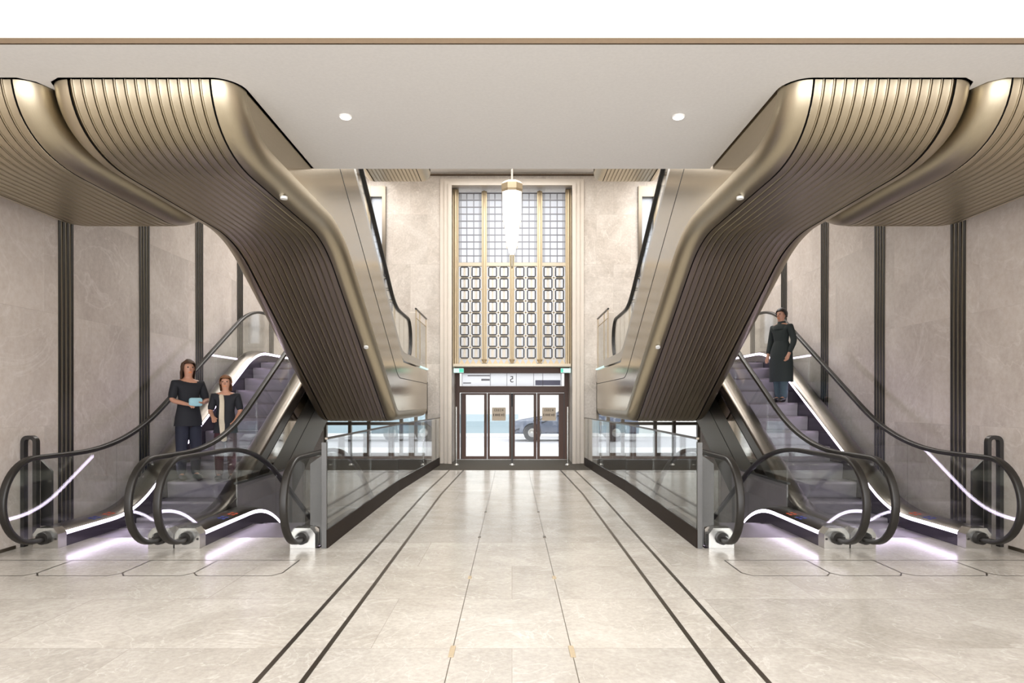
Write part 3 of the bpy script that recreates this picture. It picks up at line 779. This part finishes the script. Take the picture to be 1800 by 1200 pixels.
# ------------------------------------------------------------------ ceiling downlights, lantern
for s, sn in ((-1, 'left'), (1, 'right')):
    t = thing('downlight', (s*1.41, 5.6, HC), 'small round white downlight in the low ceiling, %s one' % sn, 'downlight', 'downlights in the low ceiling')
    bm = bmesh.new(); cyl(bm, (s*1.41, 5.6, HC-.012), (s*1.41, 5.6, HC-.001), .05, .055, 24); obj('trim_ring', bm, M['white'], t, 40)
    bm = bmesh.new(); cyl(bm, (s*1.41, 5.6, HC-.016), (s*1.41, 5.6, HC-.0125), .042, .042, 24); obj('lamp', bm, M['lamp'], t, 40)
YL = 12.0
t = thing('pendant_lantern', (0, YL, 5.5), 'long glowing faceted lantern hanging on a rod before the window', 'pendant lamp')
zl = lambda y: 1.55+(706-y)*YL/1162
bm = bmesh.new(); cyl(bm, (0, YL, zl(322)), (0, YL, 7.3), .018); obj('rod', bm, M['stonelight'], t, 40)
bm = bmesh.new(); 
def ring(bm, levels, n=8, rot=PI/8):
    rows = [[bm.verts.new((r*math.cos(2*PI*k/n+rot), YL+r*math.sin(2*PI*k/n+rot), z)) for k in range(n)] for r, z in levels]
    for i in range(len(rows)-1):
        for k in range(n): bm.faces.new((rows[i][k], rows[i][(k+1) % n], rows[i+1][(k+1) % n], rows[i+1][k]))
    bm.faces.new(rows[0]); bm.faces.new(rows[-1]); return bm
obj('cap', ring(bm, [(.15, zl(320)), (.205, zl(325)), (.205, zl(335)), (.185, zl(339))]), M['gold'], t)
# three nested tiers of glass blades
bm = bmesh.new(); ring(bm, [(.185, zl(339)), (.18, zl(375)), (.165, zl(392))]); obj('glass_tier', bm, M['lantern'], t)
bm = bmesh.new(); ring(bm, [(.15, zl(392)), (.125, zl(420)), (.10, zl(432))]); obj('glass_tier', bm, M['lantern'], t)
bm = bmesh.new(); ring(bm, [(.085, zl(432)), (.06, zl(443)), (.03, zl(448))]); obj('glass_tier', bm, M['lantern'], t)
bm = bmesh.new()
for k in range(8):
    a = 2*PI*k/8+PI/8
    for r0, r1, za, zb in ((.19, .168, 338, 394), (.153, .10, 392, 436)):
        cyl(bm, (r0*math.cos(a), YL+r0*math.sin(a), zl(za)), (r1*math.cos(a), YL+r1*math.sin(a), zl(zb)), .005, n=6)
obj('ribs', bm, M['goldlight'], t)
bm = bmesh.new(); ring(bm, [(.03, zl(448)), (.032, zl(455)), (.026, zl(468)), (.008, zl(472))]); obj('finial', bm, M['bronze'], t)

# ------------------------------------------------------------------ street outside
struct('ground_pavement', B(-14, 14, 17.96, 22.5, -.12, -.0), M['pave'])
struct('ground_road', B(-30, 30, 22.5, 28.9, -.14, -.02), M['road'])
struct('ground_far_pavement', B(-30, 30, 28.9, 32, -.12, .04), M['pave'])
t = thing('street_building', (0, 32, 0), 'pale cream building across the street with a blue grey base', 'building')
obj('facade', B(-30, 30, 32, 33, .0, 5.2), M['facade'], t)
obj('base', B(-30, .3, 31.9, 31.999, .04, .95), M['bluewall'], t)
bm = bmesh.new()
for x in (-9.5, -7, 4.5, 7, 9.5, 12): box(bm, x, x+1.3, 31.95, 31.999, 1.2, 3.6)
obj('shop_window', bm, M['sky'], t)
# vintage limousine / taxi
YC = 26.0; xw = .80
t = thing('car', (2.3, YC+.8, -.02), 'slate blue old fashioned car parked outside the entrance doors', 'car')
body = [(-.05,.28),(-.05,.62),(.05,.78),(.35,.86),(1.05,.98),(1.85,1.03),(2.2,1.38),(2.7,1.50),(3.9,1.48),(4.5,1.1),(4.95,.95),(5.05,.6),(5.02,.28)]
bm = bmesh.new(); prismY(bm, body, YC+.12, YC+1.6)
bmesh.ops.bevel(bm, geom=[e for e in bm.edges if abs(e.verts[0].co.y-e.verts[1].co.y) < 1e-4 and e.is_boundary is False and e.calc_face_angle(0) > 1], offset=.08, segments=3, affect='EDGES')
obj('body', bm, M['carblue'], t, 40)
for xc in (xw, 4.1):
    for yc in (YC, YC+1.45):
        bm = bmesh.new(); cyl(bm, (xc, yc, .33), (xc, yc+.2, .33), .345, n=32); w = obj('wheel', bm, M['tyre'], t, 40)
        bm = bmesh.new(); cyl(bm, (xc, yc-.015, .33), (xc, yc, .33), .14, .17, 24); obj('hubcap', bm, M['chrome'], w, 40)
    bm = bmesh.new()
    arc = [(xc+.52*math.cos(math.radians(a)), .36+.50*math.sin(math.radians(a))) for a in range(0, 181, 12)]
    arc2 = [(xc+.38*math.cos(math.radians(a)), .34+.38*math.sin(math.radians(a))) for a in range(180, -1, -12)]
    prismY(bm, arc+arc2, YC-.04, YC+.3); obj('fender', bm, M['carblue'], t, 50)
bm = bmesh.new(); prismY(bm, [(2.0,1.06),(2.28,1.36),(2.72,1.44),(3.8,1.42),(4.2,1.1)], YC+.112, YC+.119); obj('side_window', bm, M['sky'], t)
bm = bmesh.new(); cyl(bm, (-.02, YC+.3, .68), (.1, YC+.3, .68), .10, n=20); obj('headlamp', bm, M['chrome'], t, 40)

# ------------------------------------------------------------------ people
def skin_mesh(name, joints, edges, mat, parent, sub=2, extra=None):
    me = bpy.data.meshes.new(name+'_tmp'); keys = list(joints)
    me.from_pydata([joints[k][0] for k in keys], [(keys.index(a), keys.index(b)) for a, b in edges], [])
    o = bpy.data.objects.new(name+'_tmp', me); C.objects.link(o)
    o.modifiers.new('s', 'SKIN'); 
    for i, k in enumerate(keys):
        r = joints[k][1]; me.skin_vertices[0].data[i].radius = r if isinstance(r, tuple) else (r, r)
    me.skin_vertices[0].data[0].use_root = True
    m = o.modifiers.new('u', 'SUBSURF'); m.levels = sub; m.render_levels = sub
    dg = bpy.context.evaluated_depsgraph_get(); nm2 = bpy.data.meshes.new_from_object(o.evaluated_get(dg))
    bpy.data.objects.remove(o); bpy.data.meshes.remove(me)
    bm = bmesh.new(); bm.from_mesh(nm2); bpy.data.meshes.remove(nm2)
    if extra: extra(bm)
    r = obj(name, bm, mat, None, 80); r.parent = parent; OFF[r.name] = OFF[parent.name]
    return r
def person(loc, rot, h, label, top, legs, hair, hairlen, arms, skirt=None, coat=False, shoe='shoe', stride=.0):
    """built facing -Y in local space, unit = height h"""
    t = thing('person', loc, label, 'person'); t.rotation_euler = (0, 0, rot)
    k = h
    V = lambda x, y, z: (x*k, y*k, z*k)
    J = {}
    J['pel'] = (V(0, 0, .53), (.070*k, .052*k))
    J['waist'] = (V(0, -.002, .62), (.070*k, .052*k))
    J['chest'] = (V(0, .0, .73), (.088*k, .058*k))
    J['ush'] = (V(0, .006, .80), (.060*k, .045*k))
    J['neck'] = (V(0, .004, .845), .028*k)
    J['jaw'] = (V(0, -.010, .885), (.036*k, .038*k))
    J['head'] = (V(0, .002, .93), (.047*k, .056*k))
    J['crown'] = (V(0, .006, .97), (.040*k, .048*k))
    Eg = [('pel','waist'),('waist','chest'),('chest','ush'),('ush','neck'),('neck','jaw'),('jaw','head'),('head','crown')]
    for sd, q in ((-1, 'l'), (1, 'r')):
        el, wr = arms[q]
        J['sh'+q] = (V(sd*.100, .006, .795), .033*k); J['el'+q] = (V(*el), .024*k); J['wr'+q] = (V(*wr), .016*k)
        d = (Vector(wr)-Vector(el)).normalized(); hp = Vector(wr)+d*.03
        J['pa'+q] = (V(*hp), (.021*k, .012*k))
        Eg += [('ush','sh'+q),('sh'+q,'el'+q),('el'+q,'wr'+q),('wr'+q,'pa'+q)]
        side = Vector((1, 0, 0)) if abs(d.x) < .8 else Vector((0, 0, 1))
        nrm = d.cross(side).normalized(); side = nrm.cross(d).normalized()
        for fi in range(4):
            off = side*(.0105*(fi-1.5)); L = (.034, .041, .038, .029)[fi]
            a = hp+d*.018+off; b = a+d*L*.5+nrm*.004*sd; c = b+d*L*.45+nrm*.012*sd
            J['f%d%s' % (fi, q)] = (V(*a), .0058*k); J['g%d%s' % (fi, q)] = (V(*b), .0052*k); J['h%d%s' % (fi, q)] = (V(*c), .0045*k)
            Eg += [('pa'+q, 'f%d%s' % (fi, q)), ('f%d%s' % (fi, q), 'g%d%s' % (fi, q)), ('g%d%s' % (fi, q), 'h%d%s' % (fi, q))]
        a = hp-d*.006-side*.020*sd; b = a+d*.024-side*.008*sd
        J['t0'+q] = (V(*a), .007*k); J['t1'+q] = (V(*b), .0055*k); Eg += [('pa'+q, 't0'+q), ('t0'+q, 't1'+q)]
        fy = -stride*sd
        J['hip'+q] = (V(sd*.046, 0, .47), .046*k); J['kn'+q] = (V(sd*.056, fy*.6-.012, .28), .038*k)
        J['an'+q] = (V(sd*.056, fy, .055), .023*k); J['toe'+q] = (V(sd*.062, fy-.085, .018), (.024*k, .014*k))
        Eg += [('pel','hip'+q),('hip'+q,'kn'+q),('kn'+q,'an'+q),('an'+q,'toe'+q)]
    skin_mesh('body', J, Eg, M['skin'], t)
    # clothes
    def ring_grid(bm, levels, n=24):
        rows = [[bm.verts.new(V(rx*math.sin(2*PI*q/n), cy-ry*math.cos(2*PI*q/n), z)) for q in range(n)] for z, rx, ry, cy in levels]
        for p, q_ in zip(rows, rows[1:]):
            for j in range(n): bm.faces.new((p[j], p[(j+1) % n], q_[(j+1) % n], q_[j]))
    def shirt_tail(bm):
        ring_grid(bm, [(.68, .076, .058, 0), (.60, .086, .068, 0), (.52, .102, .080, 0), (.45, .110, .086, 0), (.45, .102, .078, 0), (.52, .094, .072, 0)])
    def coat_tail(bm):
        ring_grid(bm, [(.66, .074, .056, 0), (.60, .098, .074, 0), (.53, .120, .092, .0), (.42, .126, .100, .0), (.30, .126, .104, .0), (.22, .126, .106, .0), (.22, .118, .098, .0), (.42, .118, .092, .0)])
        ring_grid(bm, [(.77, .112, .064, .002), (.80, .108, .060, .003), (.818, .085, .054, .004), (.83, .046, .042, .006), (.858, .038, .036, .008), (.856, .033, .031, .008), (.82, .036, .032, .006)])
    def sub(names, eds, grow, z=None):
        return {n: (J[n][0], tuple(x+grow*k for x in (J[n][1] if isinstance(J[n][1], tuple) else (J[n][1], J[n][1])))) for n in names}, eds
    tj, te = sub(['pel','waist','chest','ush','shl','shr','ell','elr'], [('pel','waist'),('waist','chest'),('chest','ush'),('ush','shl'),('ush','shr'),('shl','ell'),('shr','elr')], .010)
    if coat:
        for q in 'lr':
            w = J['wr'+q]; e = J['el'+q]
            tj['wr'+q] = (tuple(Vector(e[0]).lerp(Vector(w[0]), .93)), (.024*k, .024*k)); te.append(('el'+q, 'wr'+q))
    if not coat: tj['hem'] = (V(0, 0, .45), (.104*k, .080*k)); te.append(('pel', 'hem'))
    skin_mesh('coat' if coat else 'shirt', tj, te, M[top], t, extra=coat_tail if coat else shirt_tail)
    lj, le = sub(['pel','hipl','hipr','knl','knr','anl','anr'], [('pel','hipl'),('pel','hipr'),('hipl','knl'),('hipr','knr'),('knl','anl'),('knr','anr')], .010)
    lj['pel'] = (V(0, 0, .50), (.058*k, .048*k))
    for q in 'lr': lj['hip'+q] = (V((-.046 if q == 'l' else .046), 0, .47), (.064*k, .066*k))
    for q in 'lr': lj['an'+q] = (tuple(Vector(J['an'+q][0])+Vector((0, 0, -.022*k))), (.036*k, .036*k))
    skin_mesh('trousers', lj, le, M[legs], t)
    for q in 'lr':
        a = Vector(J['an'+q][0]); b = Vector(J['toe'+q][0])
        skin_mesh('shoe', {'h': (tuple(a+Vector((0, .014*k, -.022*k))), (.034*k, .030*k)), 'm': (tuple((a+b)/2+Vector((0, 0, -.006*k))), (.035*k, .027*k)), 't': (tuple(b+Vector((0, -.012*k, .008*k))), (.033*k, .023*k))}, [('h','m'),('m','t')], M[shoe], t)
    # hair: cap behind and over the crown, plus a fall
    bm = bmesh.new(); n = 28; m = 12; rows = []
    for j in range(m+1):
        row = []
        for q in range(n):
            ph = 2*PI*q/n                                   # 0 = back
            fr = abs(((ph+PI) % (2*PI))-PI)/PI              # 0 back, 1 front
            u = min(1, max(0, (fr-.52)/.20)); u = u*u*(3-2*u)
            ze = (.905-hairlen)*(1-u)+.966*u
            z = 1.002+(ze-1.002)*(j/m)**(.8)
            e = math.sqrt(max(0, 1-((z-.935)/.068)**2)) if z > .935 else 1-.16*min(1, (.935-z)/.2)
            wob = 1+.02*math.sin(ph*7+j*.3)
            row.append(bm.verts.new(V(.058*e*wob*math.sin(ph), .006+.064*e*wob*math.cos(ph)+(.018*(1-u) if z < .9 else 0), z)))
        rows.append(row)
    for p, q_ in zip(rows, rows[1:]):
        for j in range(n): bm.faces.new((p[j], p[(j+1) % n], q_[(j+1) % n], q_[j]))
    bm.faces.new(rows[0])
    ho = obj('hair', bm, M[hair], None, 80); ho.parent = t; OFF[ho.name] = OFF[t.name]
    # face
    def bit(name, f, mat):
        bm = bmesh.new(); f(bm); o = obj(name, bm, mat, None, 60); o.parent = t; OFF[o.name] = OFF[t.name]
    def eyes(bm):
        for sd in (-1, 1): bmesh.ops.create_uvsphere(bm, u_segments=10, v_segments=8, radius=.0062*k, matrix=Matrix.Translation(V(sd*.019, -.047, .932)))
    bit('eyes', eyes, M['ink'])
    def nose(bm): cyl(bm, V(0, -.050, .928), V(0, -.062, .908), .004*k, .009*k, 8)
    bit('nose', nose, M['skin'])
    def mouth(bm): bmesh.ops.create_uvsphere(bm, u_segments=10, v_segments=6, radius=1, matrix=Matrix.Translation(V(0, -.046, .890)) @ Matrix.Diagonal((.016*k, .006*k, .0045*k, 1)))
    bit('mouth', mouth, M['orange'])
    def ears(bm):
        for sd in (-1, 1): bmesh.ops.create_uvsphere(bm, u_segments=8, v_segments=8, radius=1, matrix=Matrix.Translation(V(sd*.048, .006, .922)) @ Matrix.Diagonal((.006*k, .011*k, .018*k, 1)))
    bit('ears', ears, M['skin'])
    return t
def stepz(y):   # top of the up-escalator step at this depth
    w = rpath([(7.0, 0), (8.45, 0), (12.5, 2.34), (14.5, 2.34)], [.5, .5], 10)
    k = math.floor((y-8.055)/.38); return zat(w, 8.055+.38*k+.01)
def on(y):  # centre of step nearest
    k = math.floor((y-8.055)/.38); return 8.055+.38*k+.2
yA = on(9.4); yB_ = on(9.35); yP = on(11.15)
armsA = {'l': ((-.135, -.02, .66), (-.07, -.15, .63)), 'r': ((.135, -.03, .655), (.06, -.16, .64))}
pA = person((-4.60, yA, stepz(yA)), math.radians(45), 1.72, 'woman with long brown hair in black, holding a pale blue pouch', 'clothblack', 'clothnavy', 'hairbrown', .17, armsA)
armsB = {'l': ((-.13, -.02, .65), (-.09, -.13, .60)), 'r': ((.135, -.02, .65), (.10, -.12, .56))}
pB = person((-4.07, yB_, stepz(yB_)), math.radians(15), 1.50, 'shorter person in black top, maroon trousers and cream scarf on the left rising escalator', 'clothblack', 'maroon', 'hairlight', .06, armsB)
armsP = {'l': ((-.145, .02, .65), (-.13, -.05, .50)), 'r': ((.145, .02, .65), (.13, -.05, .50))}
pP = person((4.60, yP, stepz(yP)), math.radians(-60), 1.62, 'person in a long charcoal coat and blue jeans on the right rising escalator', 'coat', 'jeans', 'hairblack', 0, armsP, coat=True, stride=.03)
def held(name, parent, label, cat, bm, mat):
    o = obj(name, bm, mat, None, 40); R = Matrix.Translation(parent.location) @ parent.rotation_euler.to_matrix().to_4x4()
    o.data.transform(R); tag(o, label, cat); return o
bm = bmesh.new(); box(bm, -.11, .07, -.37, -.31, 1.05, 1.17, 0, .03)
held('pouch', pA, 'pale blue pouch held in both hands by the long haired woman', 'pouch', bm, M['bagblue'])
sc = skin_mesh('scarf', {'a': ((-.05, -.05, 1.22), (.035, .02)), 'b': ((-.03, -.115, 1.12), (.035, .014)), 'c': ((-.035, -.125, .85), (.04, .012)), 'd': ((.0, -.12, .55), (.045, .012))}, [('a','b'),('b','c'),('c','d')], M['cream'], pB)

# ------------------------------------------------------------------ lights
def area(name, loc, rot, size, power, col=(1, .96, .90)):
    l = bpy.data.lights.new(name, 'AREA'); l.shape = 'RECTANGLE'; l.size, l.size_y = size; l.energy = power; l.color = col
    o = bpy.data.objects.new(name, l); C.objects.link(o); o.location = loc; o.rotation_euler = rot; return o
area('hall_ceiling_light', (0, 0, 5.15), (0, 0, 0), (12, 6), 430, (1,.985,.96))
area('atrium_ceiling_light', (0, 12.2, 7.25), (0, 0, 0), (3.0, 7), 330, (1,.98,.95))
area('rear_fill_light', (0, -6.9, 2.6), (PI/2, 0, 0), (15, 4.6), 760, (.99, .985, 1))  # unseen fill behind the camera, added to brighten side walls and bronze
for s in (-1, 1):
    area('atrium_side_light', (s*4.2, 14.3, 7.2), (0, 0, 0), (1.8, 3.5), 170, (1,.97,.94))
    sp = bpy.data.lights.new('downlight_beam', 'SPOT'); sp.energy = 60; sp.spot_size = 1.6; sp.spot_blend = .6; sp.shadow_soft_size = .05; sp.color = (1, .95, .87)
    o = bpy.data.objects.new('downlight_beam', sp); C.objects.link(o); o.location = (s*1.41, 5.6, HC-.03)
w = bpy.data.worlds.new('world'); S.world = w; w.use_nodes = True
bg = w.node_tree.nodes['Background']; bg.inputs[0].default_value = (.93, .96, 1, 1); bg.inputs[1].default_value = 1.7

S.cycles.transparent_max_bounces = 40; S.cycles.max_bounces = 10
S.view_settings.view_transform = 'Standard'; S.view_settings.look = 'None'; S.view_settings.gamma = 1
S.view_settings.exposure = 0.5
S.view_settings.use_curve_mapping = False
